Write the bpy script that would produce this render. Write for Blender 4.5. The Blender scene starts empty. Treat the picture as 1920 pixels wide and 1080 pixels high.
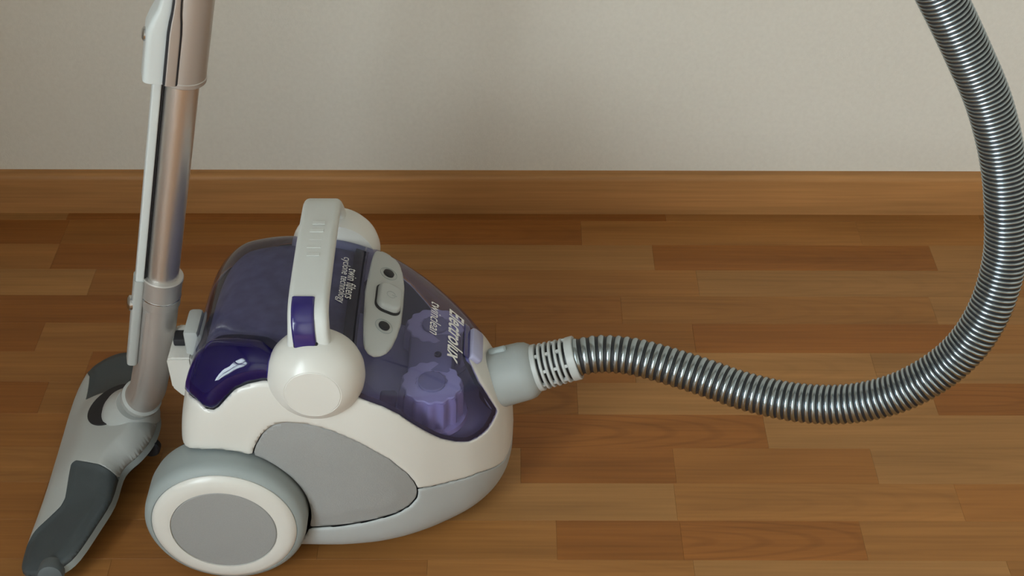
import bpy, bmesh, math, random
import numpy as np
from mathutils import Matrix, Vector
random.seed(7); rng = np.random.default_rng(7)
scene = bpy.context.scene
C = scene.collection
R = math.radians

# ---------------------------------------------------------------- camera, world, exposure
cam_d = bpy.data.cameras.new('camera'); cam = bpy.data.objects.new('camera', cam_d); C.objects.link(cam)
cam_d.sensor_width = 36; cam_d.lens = 36 * 2739 / 1920; cam_d.clip_start = .02
cam.matrix_world = Matrix.Translation((0, 0, 1.263)) @ Matrix.Rotation(R(52), 4, 'X') @ Matrix.Rotation(.0022, 4, 'Z')
scene.camera = cam
scene.view_settings.view_transform = 'Standard'; scene.view_settings.look = 'None'
scene.view_settings.gamma = 1; scene.view_settings.use_curve_mapping = False
scene.view_settings.exposure = 1.46
world = bpy.data.worlds.new('daylight'); scene.world = world; world.use_nodes = True
bg = world.node_tree.nodes['Background']
bg.inputs[0].default_value = (.87, .955, 1.0, 1); bg.inputs[1].default_value = 7.5

# room extents (metres): camera stands inside, looking at the wall y = YW
XL, XR, YB, YW, ZC = -1.25, 2.15, -2.2, 1.812, 2.5
# daylight window in the left wall, outside the frame
WIN = (-1.75, -.15, .45, 2.2)      # y0, y1, z0, z1 on x = XL

# ---------------------------------------------------------------- materials
def new_mat(name):
    m = bpy.data.materials.new(name); m.use_nodes = True
    nt = m.node_tree; return m, nt, nt.nodes['Principled BSDF']
def plastic(name, col, rough=.4, metal=0., bump=0., scale=900., coat=0., spec=.5, noise=0.):
    m, nt, b = new_mat(name)
    b.inputs['Base Color'].default_value = (*col, 1); b.inputs['Roughness'].default_value = rough
    b.inputs['Metallic'].default_value = metal; b.inputs['Coat Weight'].default_value = coat
    b.inputs['Specular IOR Level'].default_value = spec
    tc = nt.nodes.new('ShaderNodeTexCoord'); n = nt.nodes.new('ShaderNodeTexNoise')
    n.inputs['Scale'].default_value = scale; n.inputs['Detail'].default_value = 3
    nt.links.new(tc.outputs['Object'], n.inputs['Vector'])
    if bump:
        bp = nt.nodes.new('ShaderNodeBump'); bp.inputs['Strength'].default_value = bump; bp.inputs['Distance'].default_value = .0006
        nt.links.new(n.outputs['Fac'], bp.inputs['Height']); nt.links.new(bp.outputs['Normal'], b.inputs['Normal'])
    if noise:
        mx = nt.nodes.new('ShaderNodeMix'); mx.data_type = 'RGBA'
        mx.inputs[6].default_value = (*[c * (1 - noise) for c in col], 1); mx.inputs[7].default_value = (*[min(1, c * (1 + noise)) for c in col], 1)
        nt.links.new(n.outputs['Fac'], mx.inputs[0]); nt.links.new(mx.outputs[2], b.inputs['Base Color'])
    return m
def tinted(name, tint, gloss_rough=.06, haze=.12, haze_col=(.2, .2, .5)):
    """thin clear tinted plastic: lets light through, mirrors by Fresnel, with a little haze"""
    m = bpy.data.materials.new(name); m.use_nodes = True; nt = m.node_tree; nt.nodes.clear()
    o = nt.nodes.new('ShaderNodeOutputMaterial'); tr = nt.nodes.new('ShaderNodeBsdfTransparent'); tr.inputs[0].default_value = (*tint, 1)
    df = nt.nodes.new('ShaderNodeBsdfDiffuse'); df.inputs[0].default_value = (*haze_col, 1)
    gl = nt.nodes.new('ShaderNodeBsdfGlossy'); gl.inputs['Roughness'].default_value = gloss_rough
    lw = nt.nodes.new('ShaderNodeLayerWeight'); lw.inputs[0].default_value = .5
    pw = nt.nodes.new('ShaderNodeMath'); pw.operation = 'POWER'; pw.inputs[1].default_value = 5; nt.links.new(lw.outputs['Facing'], pw.inputs[0])
    fr = nt.nodes.new('ShaderNodeMath'); fr.operation = 'MULTIPLY_ADD'; fr.inputs[1].default_value = .95; fr.inputs[2].default_value = .045; nt.links.new(pw.outputs[0], fr.inputs[0])
    a = nt.nodes.new('ShaderNodeMixShader'); b = nt.nodes.new('ShaderNodeMixShader')
    a.inputs[0].default_value = haze
    nt.links.new(tr.outputs[0], a.inputs[1]); nt.links.new(df.outputs[0], a.inputs[2])
    nt.links.new(fr.outputs[0], b.inputs[0]); nt.links.new(a.outputs[0], b.inputs[1]); nt.links.new(gl.outputs[0], b.inputs[2])
    nt.links.new(b.outputs[0], o.inputs[0]); return m
M = {}
M['white'] = plastic('white_plastic', (.66, .65, .61), .34, coat=.15, bump=.04)
M['lgrey'] = plastic('light_grey_plastic', (.44, .46, .45), .42, bump=.08)
M['grey'] = plastic('matt_grey_panel', (.30, .305, .30), .55, bump=.35, noise=.08)
M['shell'] = plastic('lower_grey_shell', (.40, .42, .42), .45, bump=.06)
M['tyre'] = plastic('grey_tyre', (.30, .34, .34), .55, bump=.1)
M['dark'] = plastic('dark_gap', (.012, .012, .016), .6)
M['slate'] = plastic('slate_grey_rubber', (.055, .068, .075), .55, bump=.2)
M['dust'] = plastic('dusty_bin_inside', (.34, .32, .33), .9, scale=55, noise=.45)
M['deck'] = plastic('filter_deck', (.36, .36, .42), .5, scale=60, noise=.1)
M['knob'] = plastic('filter_knob', (.72, .71, .80), .3)
M['knobside'] = plastic('filter_knob_side', (.50, .46, .60), .16, coat=.6)
M['ink'] = plastic('white_print', (.85, .85, .82), .5)
M['greyink'] = plastic('grey_print', (.33, .35, .35), .5)
M['lav'] = plastic('lavender_latch', (.36, .36, .52), .35)
M['blue_solid'] = plastic('deep_blue_plastic', (.022, .016, .13), .12, coat=.6)
M['roller'] = plastic('roller_grey', (.10, .12, .13), .45)
M['midgrey'] = plastic('mid_grey_plastic', (.31, .335, .33), .45, bump=.08)
M['bin'] = tinted('smoky_blue_plastic', (.44, .45, .66), .10, .16, (.08, .08, .15))
M['hood'] = tinted('violet_clear_plastic', (.62, .61, .84), .05, .16, (.15, .15, .33))
M['blue'] = tinted('royal_blue_clear_plastic', (.16, .12, .62), .03, .25, (.03, .02, .20))
M['chrome'] = plastic('brushed_steel', (.74, .71, .68), .37, metal=.95)
M['silver'] = plastic('silver_paint', (.54, .52, .50), .44, metal=.7)
M['hose'] = plastic('silver_hose', (.40, .47, .51), .24, metal=1)
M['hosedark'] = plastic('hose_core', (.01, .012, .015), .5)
M['button'] = plastic('steel_button', (.6, .62, .65), .2, metal=1)
M['frame'] = plastic('window_frame_white', (.75, .75, .74), .4)

def wall_mat():
    m, nt, b = new_mat('painted_plaster'); b.inputs['Roughness'].default_value = .85; b.inputs['Specular IOR Level'].default_value = .2
    tc = nt.nodes.new('ShaderNodeTexCoord'); n = nt.nodes.new('ShaderNodeTexNoise'); n.inputs['Scale'].default_value = 160; n.inputs['Detail'].default_value = 4
    n2 = nt.nodes.new('ShaderNodeTexNoise'); n2.inputs['Scale'].default_value = 420
    ad = nt.nodes.new('ShaderNodeMath'); ad.operation = 'ADD'
    nt.links.new(tc.outputs['Object'], n.inputs['Vector']); nt.links.new(tc.outputs['Object'], n2.inputs['Vector'])
    nt.links.new(n.outputs['Fac'], ad.inputs[0]); nt.links.new(n2.outputs['Fac'], ad.inputs[1])
    bp = nt.nodes.new('ShaderNodeBump'); bp.inputs['Strength'].default_value = .35; bp.inputs['Distance'].default_value = .0012
    nt.links.new(ad.outputs[0], bp.inputs['Height']); nt.links.new(bp.outputs['Normal'], b.inputs['Normal'])
    mx = nt.nodes.new('ShaderNodeMix'); mx.data_type = 'RGBA'
    mx.inputs[6].default_value = (.645, .605, .54, 1); mx.inputs[7].default_value = (.725, .685, .615, 1)
    nt.links.new(n.outputs['Fac'], mx.inputs[0]); nt.links.new(mx.outputs[2], b.inputs['Base Color'])
    return m
M['wall'] = wall_mat()
M['ceil'] = plastic('ceiling_toned_down', (.42, .40, .36), .9, bump=.1, scale=200)  # ceiling is out of view; colour darkened to cut bounced light

def wood_mat(name, objcol=True, col=(.36, .19, .07), cath=True):
    m, nt, b = new_mat(name); N = nt.nodes; L = nt.links
    b.inputs['Roughness'].default_value = .45; b.inputs['Specular IOR Level'].default_value = .25
    geo = N.new('ShaderNodeNewGeometry'); oi = N.new('ShaderNodeObjectInfo')
    off = N.new('ShaderNodeVectorMath'); off.operation = 'SCALE'; off.inputs[0].default_value = (7.3, 3.1, 5.7)
    L.new(oi.outputs['Random'], off.inputs['Scale'])
    ad = N.new('ShaderNodeVectorMath'); L.new(geo.outputs['Position'], ad.inputs[0]); L.new(off.outputs[0], ad.inputs[1])
    def mapped(sx, sy, sz):
        mp = N.new('ShaderNodeMapping'); mp.inputs['Scale'].default_value = (sx, sy, sz); L.new(ad.outputs[0], mp.inputs['Vector']); return mp
    def noise(mp, sc, det, dist=0):
        n = N.new('ShaderNodeTexNoise'); n.inputs['Scale'].default_value = sc; n.inputs['Detail'].default_value = det; n.inputs['Distortion'].default_value = dist
        L.new(mp.outputs[0], n.inputs['Vector']); return n
    fine = noise(mapped(6, 230, 230), 1, 5)
    broad = noise(mapped(2.2, 26, 26), 1, 2, .6)
    wv = N.new('ShaderNodeTexWave'); wv.wave_type = 'RINGS'; wv.rings_direction = 'SPHERICAL'; wv.inputs['Scale'].default_value = 1.; wv.inputs['Distortion'].default_value = 1.6; wv.inputs['Detail'].default_value = 2; wv.inputs['Detail Scale'].default_value = 1.2
    tco = N.new('ShaderNodeTexCoord'); mpo = N.new('ShaderNodeMapping'); mpo.inputs['Location'].default_value = (.9, .12, .4); mpo.inputs['Scale'].default_value = (5.5, 42, 1)
    L.new(tco.outputs['Object'], mpo.inputs['Vector']); L.new(mpo.outputs[0], wv.inputs['Vector'])
    def ramp(src, p0, c0, p1, c1):
        r = N.new('ShaderNodeValToRGB'); r.color_ramp.elements[0].position = p0; r.color_ramp.elements[0].color = (c0,) * 3 + (1,)
        r.color_ramp.elements[1].position = p1; r.color_ramp.elements[1].color = (c1,) * 3 + (1,); L.new(src, r.inputs[0]); return r
    f = ramp(fine.outputs['Fac'], .3, .86, .7, 1.07); br = ramp(broad.outputs['Fac'], .3, .86, .7, 1.1); wr = ramp(wv.outputs['Fac'], .0, .87, .35, 1.03)
    def mul(a, bb, fac=1):
        x = N.new('ShaderNodeMix'); x.data_type = 'RGBA'; x.blend_type = 'MULTIPLY'; x.inputs[0].default_value = fac
        L.new(a, x.inputs[6]); L.new(bb, x.inputs[7]); return x
    if objcol: base = oi.outputs['Color']
    else:
        rgb = N.new('ShaderNodeRGB'); rgb.outputs[0].default_value = (*col, 1); base = rgb.outputs[0]
    x = mul(base, f.outputs[0]); x = mul(x.outputs[2], br.outputs[0])
    if cath:
        x = mul(x.outputs[2], wr.outputs[0]); L.new(oi.outputs['Alpha'], x.inputs[0])
    L.new(x.outputs[2], b.inputs['Base Color'])
    bp = N.new('ShaderNodeBump'); bp.inputs['Strength'].default_value = .05; bp.inputs['Distance'].default_value = .0004
    L.new(fine.outputs['Fac'], bp.inputs['Height']); L.new(bp.outputs['Normal'], b.inputs['Normal'])
    return m
M['plank'] = wood_mat('beech_laminate')
M['skirting'] = wood_mat('beech_skirting', False, (.42, .200, .070), False)

# ---------------------------------------------------------------- helpers
def link(name, me, mat, parent=None, angle=40, smooth=True):
    if mat is not None: me.materials.append(M[mat] if isinstance(mat, str) else mat)
    if smooth:
        me.shade_smooth(); me.set_sharp_from_angle(angle=R(angle))
    o = bpy.data.objects.new(name, me); C.objects.link(o)
    if parent is not None: o.parent = parent
    return o
def mk(name, verts, faces, mat, parent=None, angle=40, smooth=True):
    me = bpy.data.meshes.new(name); me.from_pydata([tuple(map(float, v)) for v in verts], [], [tuple(f) for f in faces])
    bm = bmesh.new(); bm.from_mesh(me); bmesh.ops.recalc_face_normals(bm, faces=bm.faces); bm.to_mesh(me); bm.free()
    me.update(); return link(name, me, mat, parent, angle, smooth)
def thing(name, loc, label, cat, group=None):
    e = bpy.data.objects.new(name, None); C.objects.link(e); e.location = loc; e.empty_display_size = .05
    e['label'] = label; e['category'] = cat
    if group: e['group'] = group
    return e
def struct(o, label=None, cat=None):
    o['kind'] = 'structure'
    if label: o['label'] = label; o['category'] = cat
    return o
def box_vf(lo, hi):
    x0, y0, z0 = lo; x1, y1, z1 = hi
    v = [(x0, y0, z0), (x1, y0, z0), (x1, y1, z0), (x0, y1, z0), (x0, y0, z1), (x1, y0, z1), (x1, y1, z1), (x0, y1, z1)]
    return v, [(0, 3, 2, 1), (4, 5, 6, 7), (0, 1, 5, 4), (1, 2, 6, 5), (2, 3, 7, 6), (3, 0, 4, 7)]
def boxes(name, lst, mat, parent=None, bevel=0., seg=2):
    bm = bmesh.new()
    for lo, hi in lst:
        v, f = box_vf(lo, hi); bv = [bm.verts.new(p) for p in v]
        for q in f: bm.faces.new([bv[i] for i in q])
    if bevel: bmesh.ops.bevel(bm, geom=bm.edges[:], offset=bevel, segments=seg, affect='EDGES', profile=.5)
    me = bpy.data.meshes.new(name); bm.to_mesh(me); bm.free()
    return link(name, me, mat, parent, 40, bool(bevel))
def frame_of(d, up=(0, 0, 1)):
    d = Vector(d).normalized(); u = Vector(up); u = u - d * u.dot(d)
    if u.length < 1e-4: u = Vector((0, 1, 0)) - d * d.y
    u.normalize(); return d, u, d.cross(u)
def lathe(name, prof, origin, axis, mat, parent=None, n=64, up=(0, 0, 1), angle=35, wob=None, caps=True):
    d, u, w = frame_of(axis, up); o = Vector(origin); V = []; Fc = []
    for r, h in prof:
        for k in range(n):
            a = 2 * math.pi * k / n; rr = r * (wob(a, h) if wob else 1)
            V.append(o + d * h + (u * math.cos(a) + w * math.sin(a)) * rr)
    for i in range(len(prof) - 1):
        for k in range(n): Fc.append((i * n + k, i * n + (k + 1) % n, (i + 1) * n + (k + 1) % n, (i + 1) * n + k))
    if caps:
        Fc.append(tuple(range(n))[::-1]); Fc.append(tuple((len(prof) - 1) * n + k for k in range(n)))
    return mk(name, V, Fc, mat, parent, angle)
def catmull(P, per):
    P = [Vector(p) for p in P]; Q = [2 * P[0] - P[1]] + P + [2 * P[-1] - P[-2]]; out = []
    for i in range(1, len(Q) - 2):
        for k in range(per):
            t = k / per; a, b, c, d = Q[i - 1], Q[i], Q[i + 1], Q[i + 2]
            out.append(.5 * ((2 * b) + (c - a) * t + (2 * a - 5 * b + 4 * c - d) * t * t + (3 * b - a - 3 * c + d) * t ** 3))
    out.append(P[-1]); return out
def resample(P, step):
    L = [0]
    for a, b in zip(P, P[1:]): L.append(L[-1] + (b - a).length)
    n = max(2, int(round(L[-1] / step))); out = []; j = 0
    for i in range(n + 1):
        t = L[-1] * i / n
        while j < len(L) - 2 and L[j + 1] < t: j += 1
        q = (t - L[j]) / max(1e-9, L[j + 1] - L[j]); out.append(P[j].lerp(P[j + 1], min(1, q)))
    return out
def sweep(name, path, section, mat, parent=None, side=(1, 0, 0), angle=40, scale=None, caps=True):
    """section: list of (a,b); a along the fixed side vector, b along the in-path normal"""
    n = len(section); V = []; Fc = []; P = [Vector(p) for p in path]
    for i, p in enumerate(P):
        t = (P[min(i + 1, len(P) - 1)] - P[max(i - 1, 0)]).normalized()
        s = Vector(side); s = (s - t * s.dot(t)).normalized(); nn = s.cross(t)
        k = scale(i / (len(P) - 1)) if scale else (1, 1)
        for a, b in section: V.append(p + s * a * k[0] + nn * b * k[1])
    for i in range(len(P) - 1):
        for k in range(n): Fc.append((i * n + k, i * n + (k + 1) % n, (i + 1) * n + (k + 1) % n, (i + 1) * n + k))
    if caps: Fc.append(tuple(range(n))[::-1]); Fc.append(tuple((len(P) - 1) * n + k for k in range(n)))
    return mk(name, V, Fc, mat, parent, angle)
def rrect(w, h, r, seg=5):
    out = []
    for cx, cy, a0 in ((w / 2 - r, h / 2 - r, 0), (-w / 2 + r, h / 2 - r, 90), (-w / 2 + r, -h / 2 + r, 180), (w / 2 - r, -h / 2 + r, 270)):
        for k in range(seg + 1):
            a = R(a0 + 90 * k / seg); out.append((cx + r * math.cos(a), cy + r * math.sin(a)))
    return out
def circ(r, n=32, r2=None): return [(r * math.cos(2 * math.pi * k / n), (r2 or r) * math.sin(2 * math.pi * k / n)) for k in range(n)]
def poly_sdf(P, poly):
    """signed distance (positive inside) of points P (N,2) to a closed polygon"""
    poly = np.asarray(poly, float); d = np.full(len(P), 1e9); ins = np.zeros(len(P), bool)
    for a, b in zip(poly, np.roll(poly, -1, 0)):
        e = b - a; w = P - a; t = np.clip((w @ e) / (e @ e + 1e-12), 0, 1)
        d = np.minimum(d, np.hypot(*(w - t[:, None] * e).T))
        c1 = (a[1] <= P[:, 1]) != (b[1] <= P[:, 1])
        with np.errstate(divide='ignore', invalid='ignore'):
            xx = a[0] + (P[:, 1] - a[1]) / (e[1] if e[1] else 1e-12) * e[0]
        ins ^= c1 & (P[:, 0] < xx)
    return np.where(ins, d, -d)
def clip(V, faces, f):
    """keep the part of a mesh where the vertex field f >= 0, cutting faces along f = 0"""
    outV = []; outF = []; mp = {}; ed = {}
    def vert(i):
        if i not in mp: mp[i] = len(outV); outV.append(V[i])
        return mp[i]
    def cut(i, j):
        k = (min(i, j), max(i, j))
        if k not in ed:
            t = f[k[0]] / (f[k[0]] - f[k[1]]); ed[k] = len(outV); outV.append(V[k[0]] + t * (V[k[1]] - V[k[0]]))
        return ed[k]
    for q in faces:
        s = [f[i] >= 0 for i in q]
        if not any(s): continue
        if all(s): outF.append([vert(i) for i in q]); continue
        g = []
        for a, b in zip(range(len(q)), list(range(1, len(q))) + [0]):
            i, j = q[a], q[b]
            if s[a]: g.append(vert(i))
            if s[a] != s[b]: g.append(cut(i, j))
        g2 = [x for n_, x in enumerate(g) if x != g[n_ - 1]]
        if len(g2) >= 3: outF.append(g2)
    return np.array(outV), outF
def smooth01(x): x = np.clip(x, 0, 1); return x * x * (3 - 2 * x)

# ---------------------------------------------------------------- room shell
def wall_with_hole(name, fixed, axis, a0, a1, hole, mat='wall', thick=.12, outward=-1):
    """wall slab perpendicular to axis ('x' or 'y') with a rectangular opening"""
    h0, h1, z0, z1 = hole; parts = [(a0, h0, 0, ZC), (h1, a1, 0, ZC), (h0, h1, 0, z0), (h0, h1, z1, ZC)]; L = []
    for p0, p1, q0, q1 in parts:
        lo, hi = sorted((fixed, fixed + outward * thick))
        L.append(((lo, p0, q0), (hi, p1, q1)) if axis == 'x' else ((p0, lo, q0), (p1, hi, q1)))
    return struct(boxes(name, L, mat))
struct(boxes('wall_back', [((XL - .12, YW, 0), (XR + .12, YW + .12, ZC))], 'wall'))
struct(boxes('wall_right', [((XR, YB - .12, 0), (XR + .12, YW, ZC))], 'wall'))
struct(boxes('wall_front', [((XL - .12, YB - .12, 0), (XR, YB, ZC))], 'wall'))
wall_with_hole('wall_left', XL, 'x', YB, YW, WIN)
struct(boxes('ceiling', [((XL - .12, YB - .12, ZC), (XR + .12, YW + .12, ZC + .1))], 'ceil'))
M['pane'] = tinted('window_pane', (.95, .97, .97), .02, .0)
def window(name, axis, fixed, hole):
    a0, a1, z0, z1 = hole; e = .05; d0, d1 = fixed - .09, fixed - .03
    def bx(p0, p1, q0, q1, x0=d0, x1=d1): return ((x0, p0, q0), (x1, p1, q1)) if axis == 'x' else ((p0, x0, q0), (p1, x1, q1))
    am = (a0 + a1) / 2; zm = z0 + (z1 - z0) * .68
    fr = struct(boxes(name, [bx(a0, a0 + e, z0, z1), bx(a1 - e, a1, z0, z1), bx(a0 + e, a1 - e, z0, z0 + e), bx(a0 + e, a1 - e, z1 - e, z1),
                             bx(am - .035, am + .035, z0 + e, z1 - e), bx(a0 + e, am - .035, zm - .03, zm + .03), bx(am + .035, a1 - e, zm - .03, zm + .03)], 'frame'))
    xm = (d0 + d1) / 2
    for p0, p1 in ((a0 + e, am - .035), (am + .035, a1 - e)):
        for q0, q1 in ((z0 + e, zm - .03), (zm + .03, z1 - e)):
            boxes('pane', [bx(p0, p1, q0, q1, xm - .002, xm + .002)], 'pane', fr)
    ld = bpy.data.lights.new(name + '_daylight', 'AREA'); ld.shape = 'RECTANGLE'; ld.size = a1 - a0; ld.size_y = z1 - z0; ld.cycles.is_portal = True
    lo = bpy.data.objects.new(name + '_daylight', ld); C.objects.link(lo)
    if axis == 'y': lo.location = (am, fixed - .005, (z0 + z1) / 2); lo.rotation_euler = (R(90), 0, 0)
    else: lo.location = (fixed - .005, am, (z0 + z1) / 2); lo.rotation_euler = (R(90), 0, R(-90))
    return fr
window('window_1', 'x', XL, WIN)

# skirting board with a rounded top edge along the back wall
bb = []
prof = [(YW, 0), (YW - .015, 0), (YW - .015, .058)] + [(YW - .015 + .010 * (1 - math.cos(a)), .058 + .010 * math.sin(a)) for a in np.linspace(0, math.pi / 2, 7)[1:]] + [(YW, .0685)]
V = [(x, y, z) for x in (XL, XR) for y, z in prof]; n = len(prof)
Fc = [(i, (i + 1) % n, n + (i + 1) % n, n + i) for i in range(n)] + [tuple(range(n))[::-1], tuple(range(n, 2 * n))]
struct(mk('baseboard_back', V, Fc, 'skirting', None, 50))

struct(boxes('baseboard_left', [((XL, YB, 0), (XL + .015, YW - .015, .068))], 'skirting'))
struct(boxes('baseboard_right', [((XR - .015, YB, 0), (XR, YW - .015, .068))], 'skirting'))
struct(boxes('baseboard_front', [((XL + .015, YB, 0), (XR - .015, YB + .015, .068))], 'skirting'))
# floor: slab with three-strip laminate blocks
floor = struct(boxes('floor', [((XL - .12, YB - .12, -.06), (XR + .12, YW + .12, -.008))], 'dark'))
TONE = {'L': (.365, .176, .058), 'M': (.340, .148, .042), 'N': (.318, .130, .034), 'D': (.290, .107, .025)}
PW = .0603; Y0 = 1.7793
ROWS_F = {
    -1: [(-.3, 'D'), (.23, 'D'), (.7, 'M'), (1.2, 'M')],
    0: [(-.66, 'D'), (-.252, 'N'), (.102, 'D'), (.512, 'M'), (.9, 'M')],
    1: [(-.66, 'M'), (-.246, 'D'), (.204, 'L'), (.608, 'D'), (1.0, 'L')],
    2: [(-.593, 'L'), (-.196, 'N'), (.262, 'M'), (.679, 'L'), (1.1, 'M')],
    3: [(-.463, 'D'), (-.235, 'N'), (.151, 'N'), (.581, 'M'), (1.0, 'L')],
    4: [(-.635, 'D'), (-.258, 'M'), (-.022, 'N'), (.245, 'N'), (.603, 'D'), (1.0, 'M')],
    5: [(-.557, 'M'), (-.182, 'D'), (.161, 'N'), (.476, 'L'), (.9, 'L')],
    6: [(-.60, 'D'), (-.273, 'M'), (.084, 'N*'), (.54, 'L'), (.93, 'D*')],
    7: [(-.473, 'N'), (-.02, 'M'), (.317, 'D*'), (.692, 'L'), (1.1, 'M')],
    8: [(-.428, 'M'), (.011, 'L'), (.198, 'D'), (.441, 'N'), (.85, 'L')],
    9: [(-.555, 'N'), (-.164, 'M'), (.194, 'L'), (.53, 'M'), (.9, 'N')],
    10: [(-.60, 'D'), (-.221, 'N'), (.052, 'M'), (.196, 'D'), (.405, 'D*'), (.8, 'M')],
    11: [(-.453, 'M'), (-.095, 'N'), (.206, 'M'), (.561, 'L'), (.95, 'M')]}
def plank_geo(x0, x1, y0, y1, g=.00006, ch=.0002, dz=0.):
    a, b, c_, d = x0 + g, x1 - g, y0 + g, y1 - g
    v = [(a, c_, -.007), (b, c_, -.007), (b, d, -.007), (a, d, -.007), (a, c_, -ch), (b, c_, -ch), (b, d, -ch), (a, d, -ch),
         (a + ch, c_ + ch, dz), (b - ch, c_ + ch, dz), (b - ch, d - ch, dz), (a + ch, d - ch, dz)]
    f = [(8, 9, 10, 11)] + [(i, (i + 1) % 4, 4 + (i + 1) % 4, 4 + i) for i in range(4)] + [(4 + i, 4 + (i + 1) % 4, 8 + (i + 1) % 4, 8 + i) for i in range(4)]
    return v, f
restV, restF = [], []
k = -1
while Y0 - PW * (k + 1) > YB - .05:
    yt = min(Y0 - PW * k, YW - .001); yb_ = Y0 - PW * (k + 1); row = []
    if k in ROWS_F:
        spec = ROWS_F[k]; x = spec[0][0]
        while x > XL:
            x2 = max(XL, x - random.uniform(.34, .42)); row.append((x2, x, random.choice('LMND'))) if x != spec[0][0] else row.append((x2, x, spec[0][1])); x = x2
        for (p, t), (q, t2) in zip(spec, spec[1:]): row.append((p, q, t2))
        x = spec[-1][0]
    else: x = XL
    first = True
    while x < XR:
        x2 = min(XR, x + (random.uniform(.05, .4) if (first and k not in ROWS_F) else random.uniform(.34, .42))); row.append((x, x2, random.choice('LLMMND'))); x = x2; first = False
    for x0, x1, t in row:
        if x1 - x0 < .004: continue
        if k <= 17:
            hx, hy = (x1 - x0) / 2, (yt - yb_) / 2; v, f = plank_geo(-hx, hx, -hy, hy); o = mk('plank', v, f, 'plank', floor, smooth=False); o.location = ((x0 + x1) / 2, (yt + yb_) / 2, 0)
            c0 = TONE[t[0]]; j = random.uniform(.95, 1.05)
            o.color = (c0[0] * j, c0[1] * j, c0[2] * j, .95 if '*' in t else (.35 if random.random() < .3 else .0))
        else:
            v, f = plank_geo(x0, x1, yb_, yt); b0 = len(restV); restV += v; restF += [tuple(i + b0 for i in q) for q in f]
    k += 1
o = mk('planks', restV, restF, 'plank', floor, smooth=False); o['kind'] = 'stuff'; o.color = (*TONE['M'], 0)

# ---------------------------------------------------------------- vacuum cleaner: body surface
VAC = thing('vacuum_cleaner', (-.2, 1.236, 0), 'white and grey canister vacuum cleaner with violet see-through dust bin', 'vacuum cleaner')
BODY = np.array([
#   X      W     ZT    ZB    zm   nU  nL
(-.160,.000,.120,.120,.120,3.0,3.0),
(-.159,.060,.160,.080,.120,3.2,3.0),
(-.156,.095,.190,.050,.120,3.6,3.4),
(-.150,.112,.216,.030,.120,4.0,4.0),
(-.140,.121,.248,.018,.120,4.2,5.0),
(-.122,.126,.280,.012,.120,4.4,5.6),
(-.095,.128,.299,.010,.120,4.8,6.0),
(-.050,.129,.305,.009,.120,5.0,6.2),
( .000,.129,.303,.008,.120,4.9,6.2),
( .040,.126,.292,.008,.119,4.7,6.0),
( .070,.120,.278,.008,.118,4.5,5.6),
( .100,.109,.261,.008,.115,4.2,5.0),
( .130,.092,.240,.008,.112,3.9,4.4),
( .155,.075,.218,.010,.110,3.6,3.8),
( .175,.056,.196,.016,.108,3.2,3.2),
( .188,.040,.176,.028,.106,2.8,2.8),
( .196,.027,.157,.045,.104,2.5,2.5),
( .2005,.013,.135,.068,.103,2.2,2.2),
( .202,.000,.104,.104,.104,2.2,2.2)])
def pchip(y, s):
    n = len(y); d = np.diff(y); m = np.zeros(n)
    for i in range(1, n - 1): m[i] = 0 if d[i - 1] * d[i] <= 0 else 2 * d[i - 1] * d[i] / (d[i - 1] + d[i])
    m[0] = d[0]; m[-1] = d[-1]
    s = np.clip(s, 0, n - 1 - 1e-9); i = s.astype(int); t = s - i
    return (2*t**3-3*t**2+1)*y[i]+(t**3-2*t**2+t)*m[i]+(-2*t**3+3*t**2)*y[i+1]+(t**3-t**2)*m[i+1]
def quarter(n):
    a = np.linspace(0, np.pi / 2, 400); c = np.cos(a) ** (2 / n); q = np.sin(a) ** (2 / n); c[-1] = 0; q[0] = 0; return c, q
def body_section(row, m, sy=1., sz=1.):
    X, W, ZT, ZB, zm, nu, nl = row; W = W * sy
    c, q = quarter(nu); U = np.c_[W * c, zm + (ZT - zm) * sz * q]
    c, q = quarter(nl); Lw = np.c_[W * c, zm - (zm - ZB) * sz * q][::-1]
    out = []
    for P in (Lw, U):
        d = np.r_[0, np.cumsum(np.hypot(*np.diff(P, axis=0).T))]
        if d[-1] < 1e-9: out.append(np.repeat(P[:1], m + 1, 0)); continue
        t = np.linspace(0, d[-1], m + 1); out.append(np.c_[np.interp(t, d, P[:, 0]), np.interp(t, d, P[:, 1])])
    return np.r_[out[0], out[1][1:]]
def body_grid(ns, m, sy=1., sz=1., dx=0.):
    s = np.linspace(0, len(BODY) - 1, ns + 1); s[0] = .02; s[-1] = len(BODY) - 1.02
    Rw = np.stack([pchip(BODY[:, k], s) for k in range(7)], 1); nv = 4 * m + 1
    G = np.zeros((ns + 1, nv, 3)); Q = np.zeros((ns + 1, nv, 2)); vv = np.linspace(-1, 1, 2 * m + 1)
    for i, r in enumerate(Rw):
        yz = body_section(r, m, sy, sz)
        G[i, :2 * m + 1] = np.c_[np.full(2 * m + 1, r[0] + dx), -yz[:, 0], yz[:, 1]]
        G[i, 2 * m:] = np.c_[np.full(2 * m + 1, r[0] + dx), yz[::-1, 0], yz[::-1, 1]]
        Q[i, :, 0] = s[i]; Q[i, :2 * m + 1, 1] = vv; Q[i, 2 * m:, 1] = vv[::-1]
    a = np.gradient(G, axis=0); b = np.gradient(G, axis=1); N = np.cross(a, b); N /= np.linalg.norm(N, axis=2, keepdims=True) + 1e-12
    if N[ns // 2, 2 * m, 2] < 0: N = -N
    faces = [(i * nv + j, (i + 1) * nv + j, (i + 1) * nv + j + 1, i * nv + j + 1) for i in range(ns) for j in range(nv - 1)]
    faces += [tuple(range(nv - 1))[::-1], tuple(ns * nv + j for j in range(nv - 1))]
    return G.reshape(-1, 3), Q.reshape(-1, 2), N.reshape(-1, 3), faces
GB, QB, NB, FB = body_grid(230, 56)
KV = 8.
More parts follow.
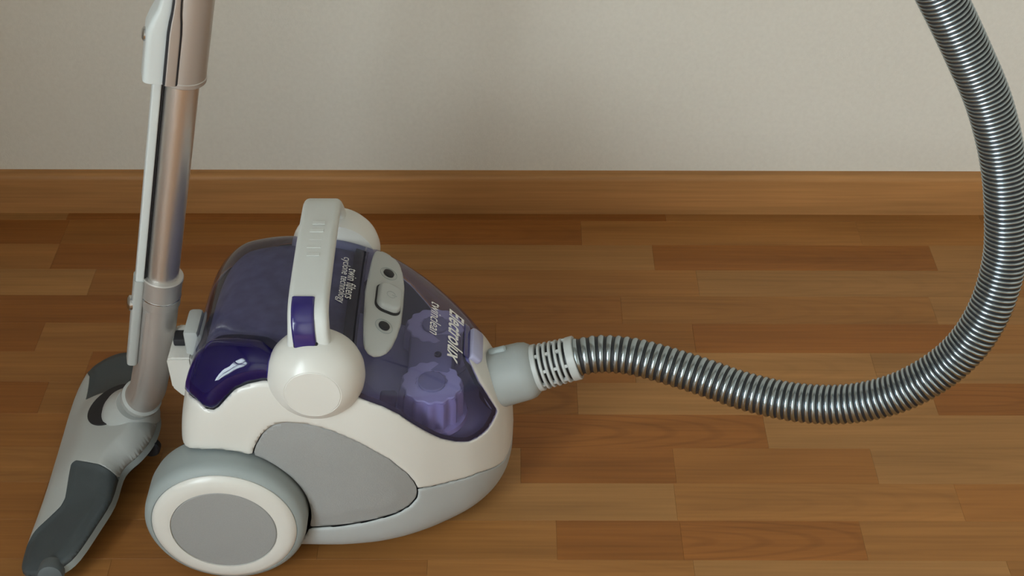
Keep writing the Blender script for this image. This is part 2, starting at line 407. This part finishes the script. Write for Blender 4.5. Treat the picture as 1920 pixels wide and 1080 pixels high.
QK = QB * np.array([1, KV])
def pk(P): return [(a, b * KV) for a, b in P]
RIM_R = [(4.05,.54),(4.8,.48),(5.2,.435),(5.53,.42),(5.75,.43),(6.0,.46),(6.28,.5),(6.58,.52),(6.93,.533),(7.3,.52),(8.08,.493),(8.88,.487)]
RIM_F = [(8.9,.487),(9.35,.467),(9.9,.447),(10.43,.413),(11.12,.34),(11.83,.26),(12.4,.22),(12.93,.2),(13.3,.212),(13.58,.233),(13.9,.27),(14.18,.327),(14.45,.4),(14.66,.47),(14.6,.5),(13.93,.613),(13.48,.687),(13.2,.76),(12.95,.83)]
POLY_BIN = RIM_R + [(8.88, 1.3), (2.3, 1.3), (2.5, 1.0), (3.2, .75)]
POLY_HOOD = RIM_F + [(12.86, .9), (12.83, 1.3), (8.9, 1.3)]
POLY_LENS = [(6.43,.147),(6.58,.227),(6.78,.293),(7.03,.333),(7.3,.347),(7.73,.34),(8.25,.313),(9.08,.247),(9.98,.16),(10.58,.06),(10.8,.0),(10.9,-.05),(10.92,-.09),(10.88,-.135),(10.6,-.187),(10.1,-.22),(9.22,-.238),(8.28,-.26),(7.62,-.273),(6.3,-.29),(5.8,.0)]
POLY_PANEL = [(9.1,.8),(9.16,.70),(9.22,.675),(9.35,.655),(9.55,.648),(9.75,.655),(9.98,.675),(10.15,.71),(10.3,.78),(10.4,.87),(10.45,1.3),(9.0,1.3),(9.03,1.0)]
POLY_BUMP = [(4.05,.55),(4.8,.49),(5.2,.445),(5.53,.43),(5.75,.44),(6.0,.47),(6.28,.51),(6.58,.53),(6.93,.543),(7.3,.53),(7.3,.62),(6.85,.68),(6.25,.70),(5.53,.713),(4.85,.69),(4.4,.63)]
f_bin = poly_sdf(QK, pk(POLY_BIN)); f_hood = poly_sdf(QK, pk(POLY_HOOD)); f_lens = poly_sdf(QK, pk(POLY_LENS))
f_panel = poly_sdf(QK, pk(POLY_PANEL)); f_bump = np.where(GB[:, 1] < .0, poly_sdf(QK, pk(POLY_BUMP)), -1.)
low = np.interp(QB[:, 0], [0, 10.9, 12.18, 13.4, 15.3, 18], [-.05, -.06, -.107, -.167, -.373, -.42])
f_low = (QB[:, 1] - low) * KV
WX, WZ, WR = -.110, .0875, .0875
f_wheel = (np.hypot(GB[:, 0] - WX, GB[:, 2] - WZ) - (WR + .0035)) / .03
f_wheel = np.where(np.abs(GB[:, 1]) > .085, f_wheel, 1.)
GAP = .016
def shell(name, field, mat, offset=0., thick=.0025, parent=VAC, disp=None, ref=None, grid=None, angle=60):
    ref = field if ref is None else ref
    A = np.c_[GB if grid is None else grid, NB, ref]
    V_, F_ = clip(A, FB, field)
    d = offset + (disp(V_[:, 6]) if disp else 0.)
    o = mk(name, V_[:, :3] + V_[:, 3:6] * np.reshape(d, (-1, 1)), F_, mat, parent, angle)
    if thick:                                    # thickness goes inward
        md = o.modifiers.new('thickness', 'SOLIDIFY'); md.thickness = thick; md.offset = -1; md.use_rim = True
    return o
mn = lambda *a: np.minimum.reduce(a)
def soft_edge(w=.10, depth=.0014): return lambda f: -depth * (1 - np.sqrt(np.clip(1 - (1 - np.clip(f / w, 0, 1)) ** 2, 0, 1)))
fw = mn(f_low - GAP, -f_bin - GAP, -f_hood - GAP, -f_lens - GAP, f_wheel)
shell('upper_shell', fw, 'white', disp=soft_edge())
fl = mn(-f_low - GAP, -f_lens - GAP, f_wheel)
shell('lower_shell', fl, 'shell', disp=soft_edge())
fs = mn(f_lens - GAP, f_wheel)
for side in (-1, 1): shell('side_panel', mn(fs, side * GB[:, 1] * 50), 'grey', offset=-.0028, disp=lambda f: .0022 * smooth01(f / .9), ref=f_lens)
fb = mn(f_bin - GAP, -f_bump - .004)
bin_o = shell('dust_container', fb, 'bin', thick=0)
shell('container_grip', f_bump - .006, 'blue', thick=0, ref=f_bump, disp=lambda f: .0105 * np.sqrt(np.clip(f / .55, 0, 1)) * (1 - .25 * smooth01(f)))
shell('hood', mn(f_hood - GAP, -f_panel + .05), 'hood', thick=0)
pn = shell('control_panel', f_panel - GAP, 'lgrey', offset=.0022, thick=.004, disp=soft_edge(.12, .0018))
# inner bodies seen through the clear plastic and behind the seams
shell('chassis', mn(np.maximum(-f_bin, f_bump) + .25, -f_hood + .12, f_wheel), 'dark', offset=-.0055, thick=0)
shell('dust_filling', mn(f_bin + .05, -f_bump + .35), 'dust', offset=-.011, thick=0)
Gd, _, _, _ = body_grid(230, 56, .88, .42, -.008)
shell('filter_deck', f_hood + .9, 'deck', thick=0, grid=Gd)
def top_z(x, y):
    s = np.linspace(0, len(BODY) - 1, 2000); xs = pchip(BODY[:, 0], s); r = [float(np.interp(x, xs, pchip(BODY[:, k], s))) for k in range(7)]
    q = min(1, abs(y) / r[1]); return r[4] + (r[2] - r[4]) * (1 - q ** r[5]) ** (1 / r[5])
def top_frame(x, y):
    e = .002; p = Vector((x, y, top_z(x, y))); tx = Vector((2 * e, 0, top_z(x + e, y) - top_z(x - e, y))).normalized()
    ty = Vector((0, 2 * e, top_z(x, y + e) - top_z(x, y - e))).normalized(); return p, tx, ty, tx.cross(ty).normalized()

# filter knobs under the hood
for sy in (-1, 1):
    o3 = (.110, sy * .046, .156); ax = (.06, sy * .05, 1)
    kn = lathe('filter_knob', [(.040, 0), (.0415, .004), (.040, .009), (.037, .011), (.036, .040), (.034, .0465), (.030, .048)], o3, ax, 'knobside', VAC, 96,
               wob=lambda a, h: 1 - (.10 * (0.5 - 0.5 * math.cos(14 * a)) if .0105 < h < .0472 else 0))
    lathe('knob_face', [(.0330, .0475), (.0330, .0488), (.0320, .0496), (.0180, .0496), (.0175, .0488)], o3, ax, 'knob', kn, 96, wob=lambda a, h: 1 - .075 * (0.5 - 0.5 * math.cos(14 * a)))
    lathe('knob_hub', [(.0152, .046), (.0152, .0508), (.0142, .0515)], o3, ax, 'deck', kn, 40)
bz = top_z(.11, 0) - .044
boxes('filter_bridge', [((.085, -.036, bz - .03), (.135, .036, bz - .004))], 'deck', VAC, .006)
lathe('bridge_screw', [(.004, 0), (.004, .002), (.003, .003)], (.118, -.005, bz - .004), (0, 0, 1), 'dark', VAC, 20)
boxes('filter_clip', [((.058, -.082, .190), (.076, -.060, .205))], 'dark', VAC, .003)

# control panel: power button and two little dark knobs
def rounded_button(name, x, y, w, l, h, mat, parent, lift=.0022, r=.35):
    p, tx, ty, nn = top_frame(x, y); sec = rrect(w, l, min(w, l) * r, 6); V = []; Fc = []; n = len(sec)
    for sc, hh in ((1.06, 0), (1.06, h * .2), (1.0, h * .7), (.93, h * .93), (.8, h)):
        for a, b in sec: V.append(p + tx * a * sc + ty * b * sc + nn * (lift + hh))
    for i in range(4):
        for q in range(n): Fc.append((i * n + q, i * n + (q + 1) % n, (i + 1) * n + (q + 1) % n, (i + 1) * n + q))
    Fc += [tuple(range(n))[::-1], tuple(4 * n + q for q in range(n))]
    return mk(name, V, Fc, mat, parent, 50), (p, tx, ty, nn)
rounded_button('button_recess', .0655, -.002, .0285, .044, .0006, 'dark', pn)
btn, (p, tx, ty, nn) = rounded_button('power_button', .0660, .0, .026, .040, .0065, 'lgrey', pn)
pc = p + nn * .0088
def ring_on(name, c, tx, ty, nn, r0, r1, a0, a1, h, mat, parent, n=40):
    V = []; Fc = []
    for i in range(n + 1):
        a = R(a0 + (a1 - a0) * i / n)
        for rr, hh in ((r0, 0), (r1, 0), (r1, h), (r0, h)): V.append(c + (tx * math.cos(a) + ty * math.sin(a)) * rr + nn * hh)
    for i in range(n):
        for q in range(4): Fc.append((4 * i + q, 4 * i + (q + 1) % 4, 4 * i + 4 + (q + 1) % 4, 4 * i + 4 + q))
    Fc += [(0, 1, 2, 3), (4 * n + 3, 4 * n + 2, 4 * n + 1, 4 * n)]
    return mk(name, V, Fc, mat, parent, 40)
ring_on('power_symbol', pc, tx, ty, nn, .0046, .0054, 25, 335, .0002, 'greyink', btn)
sb = [pc + tx * a + ty * b + nn * h for h in (0, .0002) for a, b in ((.001, -.0005), (.0064, -.0005), (.0064, .0005), (.001, .0005))]
mk('power_symbol', sb, [(0, 1, 2, 3), (4, 5, 6, 7), (0, 1, 5, 4), (1, 2, 6, 5), (2, 3, 7, 6), (3, 0, 4, 7)], 'greyink', btn, smooth=False)
for yy, xx in ((.043, .0630), (-.047, .0640)):
    p, tx, ty, nn = top_frame(xx, yy)
    lathe('indicator_knob', [(.0062, .001), (.0062, .0036), (.0048, .0046), (.0022, .0048)], p, nn, 'dark', pn, 32)
    ring_on('indicator_ring', p + nn * .0020, tx, ty, nn, .0095, .0102, 0, 360, .0004, 'tyre', pn)

# printed lettering lying on the clear plastic
def lettering(name, body, x, y, length, mat, shear=0., bold=0., lift=.0012, parent=VAC):
    cu = bpy.data.curves.new(name, 'FONT'); cu.body = body; cu.align_x = 'CENTER'; cu.align_y = 'CENTER'; cu.shear = shear; cu.offset = bold; cu.resolution_u = 3
    to = bpy.data.objects.new(name + '_tmp', cu); C.objects.link(to); dg = bpy.context.evaluated_depsgraph_get(); dg.update()
    me = bpy.data.meshes.new_from_object(to.evaluated_get(dg)); bpy.data.objects.remove(to); bpy.data.curves.remove(cu)
    xs = [v.co.x for v in me.vertices]; w = max(xs) - min(xs); k = length / w; cx = (max(xs) + min(xs)) / 2
    for v in me.vertices:
        px, py = x + v.co.y * k * 1.15, y - (v.co.x - cx) * k
        v.co = (px, py, top_z(px, py) + lift)
    o = link(name, me, mat, parent, smooth=False); return o
lettering('brand_lettering', 'Electrolux', .1375, -.005, .082, 'ink', .28, .018)
lettering('model_lettering', 'twinclean', .1160, .004, .054, 'ink', .15)
lettering('container_lettering', 'cyclone technology', .0190, .010, .080, 'ink', .1)
lettering('container_lettering', 'twin filters', .0265, .006, .052, 'ink', .1)

# hood latch in front, lavender
p, tx, ty, nn = top_frame(.1585, 0)
sec = rrect(.016, .050, .005, 4); n = len(sec); V = []; Fc = []
for sc, hh in ((1, -.008), (1, .004), (.9, .0062)):
    for a, b in sec: V.append(p + tx * a * sc + ty * b * sc + nn * hh)
for i in range(2):
    for q in range(n): Fc.append((i * n + q, i * n + (q + 1) % n, (i + 1) * n + (q + 1) % n, (i + 1) * n + q))
Fc += [tuple(range(n))[::-1], tuple(2 * n + q for q in range(n))]
mk('hood_latch', V, Fc, 'lav', VAC, 50)
rounded_button('latch_recess', .1500, 0, .008, .052, .001, 'blue_solid', VAC, lift=.0004)

# handle pivots on both sides, arched carrying handle, release trigger
for sy in (-1, 1):
    dm = lathe('handle_pivot', [(.046, -.035), (.0490, -.028), (.0505, -.018), (.0500, -.010), (.0475, -.002), (.0425, .006), (.0365, .012), (.0310, .0158), (.0292, .0168), (.0288, .0166)],
               (-.001, sy * .124, .270), (.0, sy * 1, .02), 'white', VAC, 72)
    lathe('pivot_cap', [(.0286, .012), (.0286, .0166), (.0278, .0173), (.012, .0178), (.002, .0179)], (-.001, sy * .124, .270), (0, sy * 1, .02), 'white', dm, 48)
hp = catmull([(-.004, -.110, .296), (-.004, -.1095, .316), (-.004, -.105, .332), (-.0045, -.094, .343), (-.005, -.068, .3485), (-.006, 0, .3525), (-.008, .065, .348), (-.009, .088, .342), (-.009, .101, .331), (-.008, .107, .315), (-.006, .108, .296)], 6)
hsec = rrect(.041, .017, .0065, 5)
handle = sweep('carry_handle', hp, hsec, 'lgrey', VAC, (1, 0, 0), 50, scale=lambda t: (1 + .22 * (2 * abs(t - .5)) ** 5, 1))
M['handle'] = plastic('pale_grey_handle', (.62, .64, .62), .45, bump=.12)
handle.data.materials[0] = M['handle']
tp = catmull([(-.009, -.088, .3530), (-.009, -.100, .3485), (-.0085, -.1115, .338), (-.0075, -.1172, .322), (-.006, -.1182, .300)], 5)
trig = sweep('release_trigger', tp, rrect(.0235, .006, .0028, 4), 'blue_solid', handle, (1, 0, 0), 50)
boxes('trigger_slot', [((-.019, -.1205, .300), (.006, -.113, .320))], 'dark', handle, .002)
for i in range(5): boxes('grip_dash', [((-.012 - .0015 * (i % 2), .028 - i * .014, .3606), (.001, .033 - i * .014, .3612))], 'handle', handle)

# wheels
for sy in (-1, 1):
    o3 = (WX, sy * .105, WZ); ax = (0, sy, 0)
    wh = lathe('rear_wheel', [(.081, -.006), (.0855, -.004), (WR, .005), (WR, .034), (.0865, .040), (.0830, .0445), (.0788, .0465), (.0780, .0455)], o3, ax, 'tyre', VAC, 96, angle=30)
    lathe('wheel_ring', [(.0776, .040), (.0776, .0468), (.0755, .0495), (.0700, .0518), (.0620, .0525), (.0575, .0522), (.0572, .050)], o3, ax, 'white', wh, 96)
    lathe('hub_disc', [(.0566, .046), (.0566, .0512), (.0558, .0518), (.03, .0526), (.004, .0528)], o3, ax, 'grey', wh, 80)
    lathe('wheel_well', [(.080, -.004), (.080, .001), (.002, .001)], (WX, sy * .098, WZ + .002), ax, 'dark', VAC, 72)
lathe('caster_wheel', [(.012, -.008), (.014, -.006), (.014, .006), (.012, .008)], (.11, 0, .014), (0, 1, 0), 'slate', VAC, 32)

# parking slot and back plate at the rear
boxes('rear_plate', [((-.157, -.022, .160), (-.140, .022, .252))], 'lgrey', VAC, .005)
bm = bmesh.new(); prof = [(-.150, .166), (-.166, .166), (-.176, .179), (-.177, .219), (-.173, .222), (-.150, .222)]
vs = [[bm.verts.new((x, y, z)) for x, z in prof] for y in (-.030, .030)]
bm.faces.new(vs[0]); bm.faces.new(vs[1][::-1])
for i in range(6): bm.faces.new([vs[0][i], vs[1][i], vs[1][(i + 1) % 6], vs[0][(i + 1) % 6]])
bmesh.ops.recalc_face_normals(bm, faces=bm.faces); bmesh.ops.bevel(bm, geom=bm.edges[:], offset=.002, segments=2, affect='EDGES')
me = bpy.data.meshes.new('parking_slot'); bm.to_mesh(me); bm.free(); link('parking_slot', me, 'white', VAC)
boxes('parking_clip', [((-.172, -.010, .2225), (-.158, .008, .232))], 'dark', VAC, .002)

# ---------------------------------------------------------------- suction hose with its swivel connector
HO = thing('vacuum_hose', (-.0, 1.236, 0), 'ribbed silver suction hose with pale grey slotted connector curving up', 'hose')
pa = math.radians(19); AX = Vector((math.cos(pa), .0, math.sin(pa))); OB = Vector((-.018, 0, .168))   # local to HO
con = lathe('connector', [(.0335, -.012), (.0345, .0), (.0345, .004), (.0338, .006), (.0330, .034), (.0315, .041), (.0280, .046), (.0255, .048)], OB, AX, 'midgrey', HO, 64)
lathe('connector_catch', [(.0045, 0), (.0045, .018), (.003, .020)], OB + AX * .003 + Vector((-.010, .006, .0312)), AX, 'tyre', con, 24)
cuff = lathe('cuff_core', [(.0215, .046), (.0215, .097)], OB, AX, 'hosedark', HO, 48)
d_, u_, w_ = frame_of(AX)
for i, (h0, h1, rr) in enumerate([(.047, .0530, .0268), (.0560, .0592, .0262), (.0622, .0654, .0260), (.0684, .0716, .0257), (.0746, .0778, .0254), (.0808, .0842, .0252), (.0872, .0965, .0250)]):
    lathe('cuff_ring', [(rr - .004, h0), (rr - .0008, h0), (rr, h0 + .0008), (rr, h1 - .0008), (rr - .0008, h1), (rr - .004, h1)], OB, AX, 'lgrey', cuff, 56)
for i in range(6):
    h0 = (.0526, .0590, .0652, .0714, .0776, .0840)[i]; h1 = h0 + .0036
    for q in range(4):
        a = math.pi / 2 * q + (math.pi / 4 if i % 2 else 0) + .35; V = []
        for hh in (h0, h1):
            for rr, da in ((.0215, -.07), (.0215, .07), (.0250, .07), (.0250, -.07)):
                V.append(OB + d_ * hh + (u_ * math.cos(a + da) + w_ * math.sin(a + da)) * rr)
        mk('cuff_bridge', V, [(0, 1, 2, 3), (4, 5, 6, 7), (0, 1, 5, 4), (1, 2, 6, 5), (2, 3, 7, 6), (3, 0, 4, 7)], 'lgrey', cuff, smooth=False)
e0 = OB + AX * .088 + Vector((0, 1.236, 0)); e1 = OB + AX * .100 + Vector((0, 1.236, 0))
HP = [tuple(e0), tuple(e1), (.104,1.236,.2045),(.142,1.228,.2055),(.199,1.207,.2015),(.255,1.180,.199),(.308,1.156,.205),(.360,1.139,.220),(.409,1.130,.248),(.452,1.131,.290),(.476,1.138,.340),(.485,1.151,.397),(.479,1.163,.453),(.466,1.173,.507),(.444,1.180,.562),(.417,1.184,.610),(.385,1.187,.662),
      (.34,1.19,.73),(.28,1.195,.81),(.20,1.20,.90),(.10,1.21,.985),(.0,1.225,1.04),(-.09,1.24,1.05),(-.16,1.25,1.01)]
fine_ = resample(catmull(HP, 24), .0005); SUB = 7; nseg = 36
def hose_pitch(d): return float(np.interp(d, [0, .15, .33, .55, .8], [.0090, .0084, .0064, .0050, .0046]))
cum = [0.]; d_run = 0.
for a_, b_ in zip(fine_, fine_[1:]):
    l_ = (b_ - a_).length; d_run += l_; cum.append(cum[-1] + l_ / hose_pitch(d_run) * SUB)   # ribs stretch near the machine, close up beyond
path = []; j = 0
for i in range(int(cum[-1])):
    while cum[j + 1] < i: j += 1
    path.append(fine_[j].lerp(fine_[j + 1], (i - cum[j]) / (cum[j + 1] - cum[j])))
V = []; Fc = []
t0 = (path[1] - path[0]).normalized(); uu = Vector((0, 1, 0)); uu = (uu - t0 * uu.dot(t0)).normalized()
for i, pnt in enumerate(path):
    t = (path[min(i + SUB, len(path) - 1)] - path[max(i - SUB, 0)]).normalized(); uu = (uu - t * uu.dot(t)).normalized(); ww = t.cross(uu)
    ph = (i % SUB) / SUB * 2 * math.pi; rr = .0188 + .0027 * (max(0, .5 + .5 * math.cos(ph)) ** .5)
    for q in range(nseg):
        a = 2 * math.pi * q / nseg; V.append(pnt - Vector((0, 1.236, 0)) + (uu * math.cos(a) + ww * math.sin(a)) * rr)
for i in range(len(path) - 1):
    for q in range(nseg): Fc.append((i * nseg + q, i * nseg + (q + 1) % nseg, (i + 1) * nseg + (q + 1) % nseg, (i + 1) * nseg + q))
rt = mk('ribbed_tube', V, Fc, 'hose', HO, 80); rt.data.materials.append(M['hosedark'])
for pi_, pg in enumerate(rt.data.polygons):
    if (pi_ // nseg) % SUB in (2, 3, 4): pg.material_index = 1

# ---------------------------------------------------------------- telescopic wand
WY = 1.256
WA = thing('telescopic_wand', (-.45, WY, 0), 'brushed steel telescopic wand leaning upright behind the canister', 'wand')
def wp(x, z, y=WY): return Vector((x + .45, y - WY, z))
T0, T1 = wp(-.398, .215), wp(-.304, .632)
TD = (T1 - T0).normalized(); TL = (T1 - T0).length
def along(z): return T0 + TD * ((z - T0.z) / TD.z)
LEFT = Vector((-1, -.25, 0)); LEFT = (LEFT - TD * LEFT.dot(TD)).normalized(); NEAR = TD.cross(LEFT); NEAR = NEAR if NEAR.y < 0 else -NEAR
def tube_on(name, z0, z1, r, mat, parent, n=48, lip=.0012):
    a = along(z0); L_ = (along(z1) - a).length
    return lathe(name, [(r - lip, 0), (r, lip), (r, L_ - lip), (r - lip, L_)], a, TD, mat, parent, n)
tube_on('steel_tube', .23, 1.00, .0176, 'chrome', WA)
up = tube_on('upper_sleeve', .545, .83, .0232, 'silver', WA)
tube_on('sleeve_lip', .5425, .549, .0238, 'silver', up)
lo_s = tube_on('lower_sleeve', .262, .298, .0222, 'silver', WA)
tube_on('sleeve_lip', .294, .300, .0230, 'silver', lo_s)
tube_on('sleeve_ring', .272, .2755, .0226, 'button', lo_s)
# plastic rail beside the tube, slider housing above, catch housing below
def bar(name, z0, z1, off, w, d, mat, parent, nearoff=0., r=.002, taper=None):
    pts = [along(z0 + (z1 - z0) * k / 14) + LEFT * off + NEAR * nearoff for k in range(15)]
    n = len(rrect(w, d, r)); sec = rrect(w, d, r); V = []; Fc = []
    for k, q in enumerate(pts):
        s = taper(k / 14) if taper else (1, 0)
        for a, b in sec: V.append(q + LEFT * (a * s[0] + s[1]) + NEAR * b)
    for i in range(14):
        for q in range(n): Fc.append((i * n + q, i * n + (q + 1) % n, (i + 1) * n + (q + 1) % n, (i + 1) * n + q))
    Fc += [tuple(range(n))[::-1], tuple(14 * n + q for q in range(n))]
    return mk(name, V, Fc, mat, parent, 45)
M['pale'] = plastic('pale_blue_grey_plastic', (.62, .66, .66), .32, coat=.2)
bar('rail', .285, .60, .0243, .0088, .014, 'pale', WA, .004)
bar('rail_gap_shade', .285, .56, .0190, .0036, .010, 'dark', WA, .003)  # solid near-black bar, painted shade between rail and tube
sl = bar('slider_housing', .545, .70, .0275, .0230, .030, 'pale', WA, .004, .006, lambda t: (1 - .45 * smooth01((t - .34) / .22), -.0052 * smooth01((t - .34) / .22)))
sp = along(.590) + LEFT * .0375 + NEAR * .004
lathe('slider_button', [(.007, 0), (.007, .003), (.0045, .0045)], sp, LEFT, 'button', sl, 24)
bar('sleeve_strip', .5465, .70, .0135, .0125, .0430, 'silver', up, .0025, .003, lambda t: (1 - .45 * smooth01((t - .36) / .2), 0))
bar('sleeve_seam', .5470, .70, .0135, .0142, .0420, 'dark', up, .0025, .002, lambda t: (1 - .40 * smooth01((t - .36) / .2), 0))
ch = bar('catch_housing', .180, .298, .0245, .0110, .020, 'lgrey', WA, .003, .004)
cp = along(.262) + LEFT * .0292 + NEAR * .003
lathe('catch_button', [(.0085, 0), (.0085, .0035), (.006, .0055), (.002, .006)], cp, LEFT, 'button', ch, 28)
# lower elbow bending down into the nozzle
ep = catmull([along(.268), along(.232), along(.19), wp(-.4145, .152, 1.259), wp(-.4235, .124, 1.266), wp(-.4365, .101, 1.275)], 8)
elb = sweep('elbow', ep, circ(.0208, 40), 'silver', WA, (0, 1, 0), 50)
sweep('elbow_strip', [q + LEFT * .0085 + NEAR * .0125 for q in ep[2:-4]], rrect(.011, .016, .004), 'silver', elb, (0, 1, 0), 50)
el_dir = (ep[-1] - ep[-4]).normalized()
lathe('elbow_collar', [(.021, -.006), (.0238, -.004), (.0238, .004), (.0225, .006)], ep[-1], el_dir, 'lgrey', elb, 48)
# bent hand grip at the top of the wand where the hose ends
g0 = along(.985); gp = catmull([g0, g0 + TD * .05, Vector((.225, -.004, 1.075)), Vector((.262, -.005, 1.075)), Vector((.292, -.006, 1.010))], 6)
sweep('hand_grip', gp, circ(.0235, 32), 'lgrey', WA, (0, 1, 0), 50)

# ---------------------------------------------------------------- floor nozzle, tilted on its front edge
NZ = thing('floor_nozzle', (-.557, 1.248, 0), 'pale grey floor nozzle with slate grey wings lying tilted on the floor', 'nozzle')
ta = math.radians(20); NV = Vector((math.cos(ta), 0, math.sin(ta))); NN = Vector((-math.sin(ta), 0, math.cos(ta)))
HB = .020
def npnt(u, v, h): return Vector((0, u, HB)) + NV * v + NN * (h - .016)
OUT = [(-.172,.018),(-.178,.040),(-.172,.062),(-.158,.077),(-.120,.092),(-.085,.103),(-.045,.104),(-.030,.110),(-.018,.122),(.0,.132),(.02,.136),(.045,.134),(.066,.124),(.080,.108),(.094,.102),(.130,.099),(.165,.088),(.186,.068),(.192,.045),(.184,.020),(.165,.006),(.115,.0),(.02,.004),(-.06,.007),(-.13,.006),(-.160,.009)]
OUT = [(q.x, q.y) for q in catmull([Vector((*p_, 0)) for p_ in OUT + OUT[:1]], 3)][:-1]
nu_, nv_ = 190, 74
us = np.linspace(-.182, .197, nu_); vs_ = np.linspace(-.004, .140, nv_); UU, VV = np.meshgrid(us, vs_, indexing='ij'); PQ = np.c_[UU.ravel(), VV.ravel()]
fo = poly_sdf(PQ, OUT)
def ntop(u, v, f):
    edge = np.sqrt(np.clip(1 - (1 - np.clip(f / .018, 0, 1)) ** 2, 0, 1))
    hump = .017 * np.exp(-((u - .022) / .085) ** 4) * smooth01((v - .006) / .055)
    return .004 + (.012 + hump) * edge
WING1 = [(-.030,.050),(-.028,.056),(-.050,.104),(-.06,.12),(-.19,.12),(-.19,.030),(-.165,.004),(-.145,.002),(-.115,.016),(-.085,.044),(-.075,.048)]
WING2 = [(.098,.030),(.092,.060),(.100,.120),(.21,.12),(.21,.0),(.18,.0),(.150,.020)]
fw1 = poly_sdf(PQ, WING1); fw2 = poly_sdf(PQ, WING2)
FN = [(i * nv_ + j, (i + 1) * nv_ + j, (i + 1) * nv_ + j + 1, i * nv_ + j + 1) for i in range(nu_ - 1) for j in range(nv_ - 1)]
def npart(name, f, mat, wing=None):
    V_, F_ = clip(PQ, FN, f); fe = np.maximum(poly_sdf(V_, OUT), 0); h = ntop(V_[:, 0], V_[:, 1], fe)
    if wing: h = h - .0025 * smooth01(np.maximum(poly_sdf(V_, wing), 0) / .006) * smooth01(fe / .01)
    o = mk(name, [npnt(u, v, q) for (u, v), q in zip(V_, h)], F_, mat, NZ, 55)
    if sum(p.normal.dot(NN) for p in o.data.polygons) < 0: o.data.flip_normals()
    md = o.modifiers.new('thickness', 'SOLIDIFY'); md.thickness = .0022; md.offset = -1
    return o
npart('nozzle_cover', mn(fo, -fw1 - .0004, -fw2 - .0004), 'lgrey')
npart('wing', mn(fo, fw1), 'slate', WING1)
npart('wing', mn(fo, fw2), 'slate', WING2)
V = [npnt(u, v, h) for h in (-.0045, .0038) for u, v in OUT]; n = len(OUT)
mk('sole_rim', V, [(i, (i + 1) % n, n + (i + 1) % n, n + i) for i in range(n)] + [tuple(range(n))[::-1], tuple(range(n, 2 * n))], 'tyre', NZ, 40)
V = [npnt(.01 + (u - .01) * .94, .06 + (v - .06) * .9, h) for h in (-.0090, -.0035) for u, v in OUT]
mk('sole', V, [(i, (i + 1) % n, n + (i + 1) % n, n + i) for i in range(n)] + [tuple(range(n))[::-1], tuple(range(n, 2 * n))], 'dark', NZ, 40)
lathe('end_roller', [(.010, -.006), (.0140, -.005), (.0145, .008), (.0130, .0125), (.009, .0135)], npnt(-.172, .050, .0045), (.1, -1, .25), 'roller', NZ, 40)
lathe('side_roller', [(.010, -.006), (.012, -.004), (.012, .004), (.010, .006)], npnt(.01, .124, -.010), (0, 1, 0), 'dark', NZ, 32)
# swivel joint: thin dark disc painting the slot's shade, saddle and neck
sc_ = npnt(.044, .104, .016)
lathe('slot_shade_disc', [(.035, -.004), (.035, .0175), (.034, .0183)], npnt(.054, .088, .016), NN, 'dark', NZ, 48)
lathe('joint_saddle', [(.034, -.006), (.0345, .004), (.033, .013), (.029, .022), (.0245, .030), (.0225, .036)], sc_, (Vector(ep[-1]) + Vector((.107, .008, 0)) - sc_).normalized() * .9 + NN * .1, 'lgrey', NZ, 48)
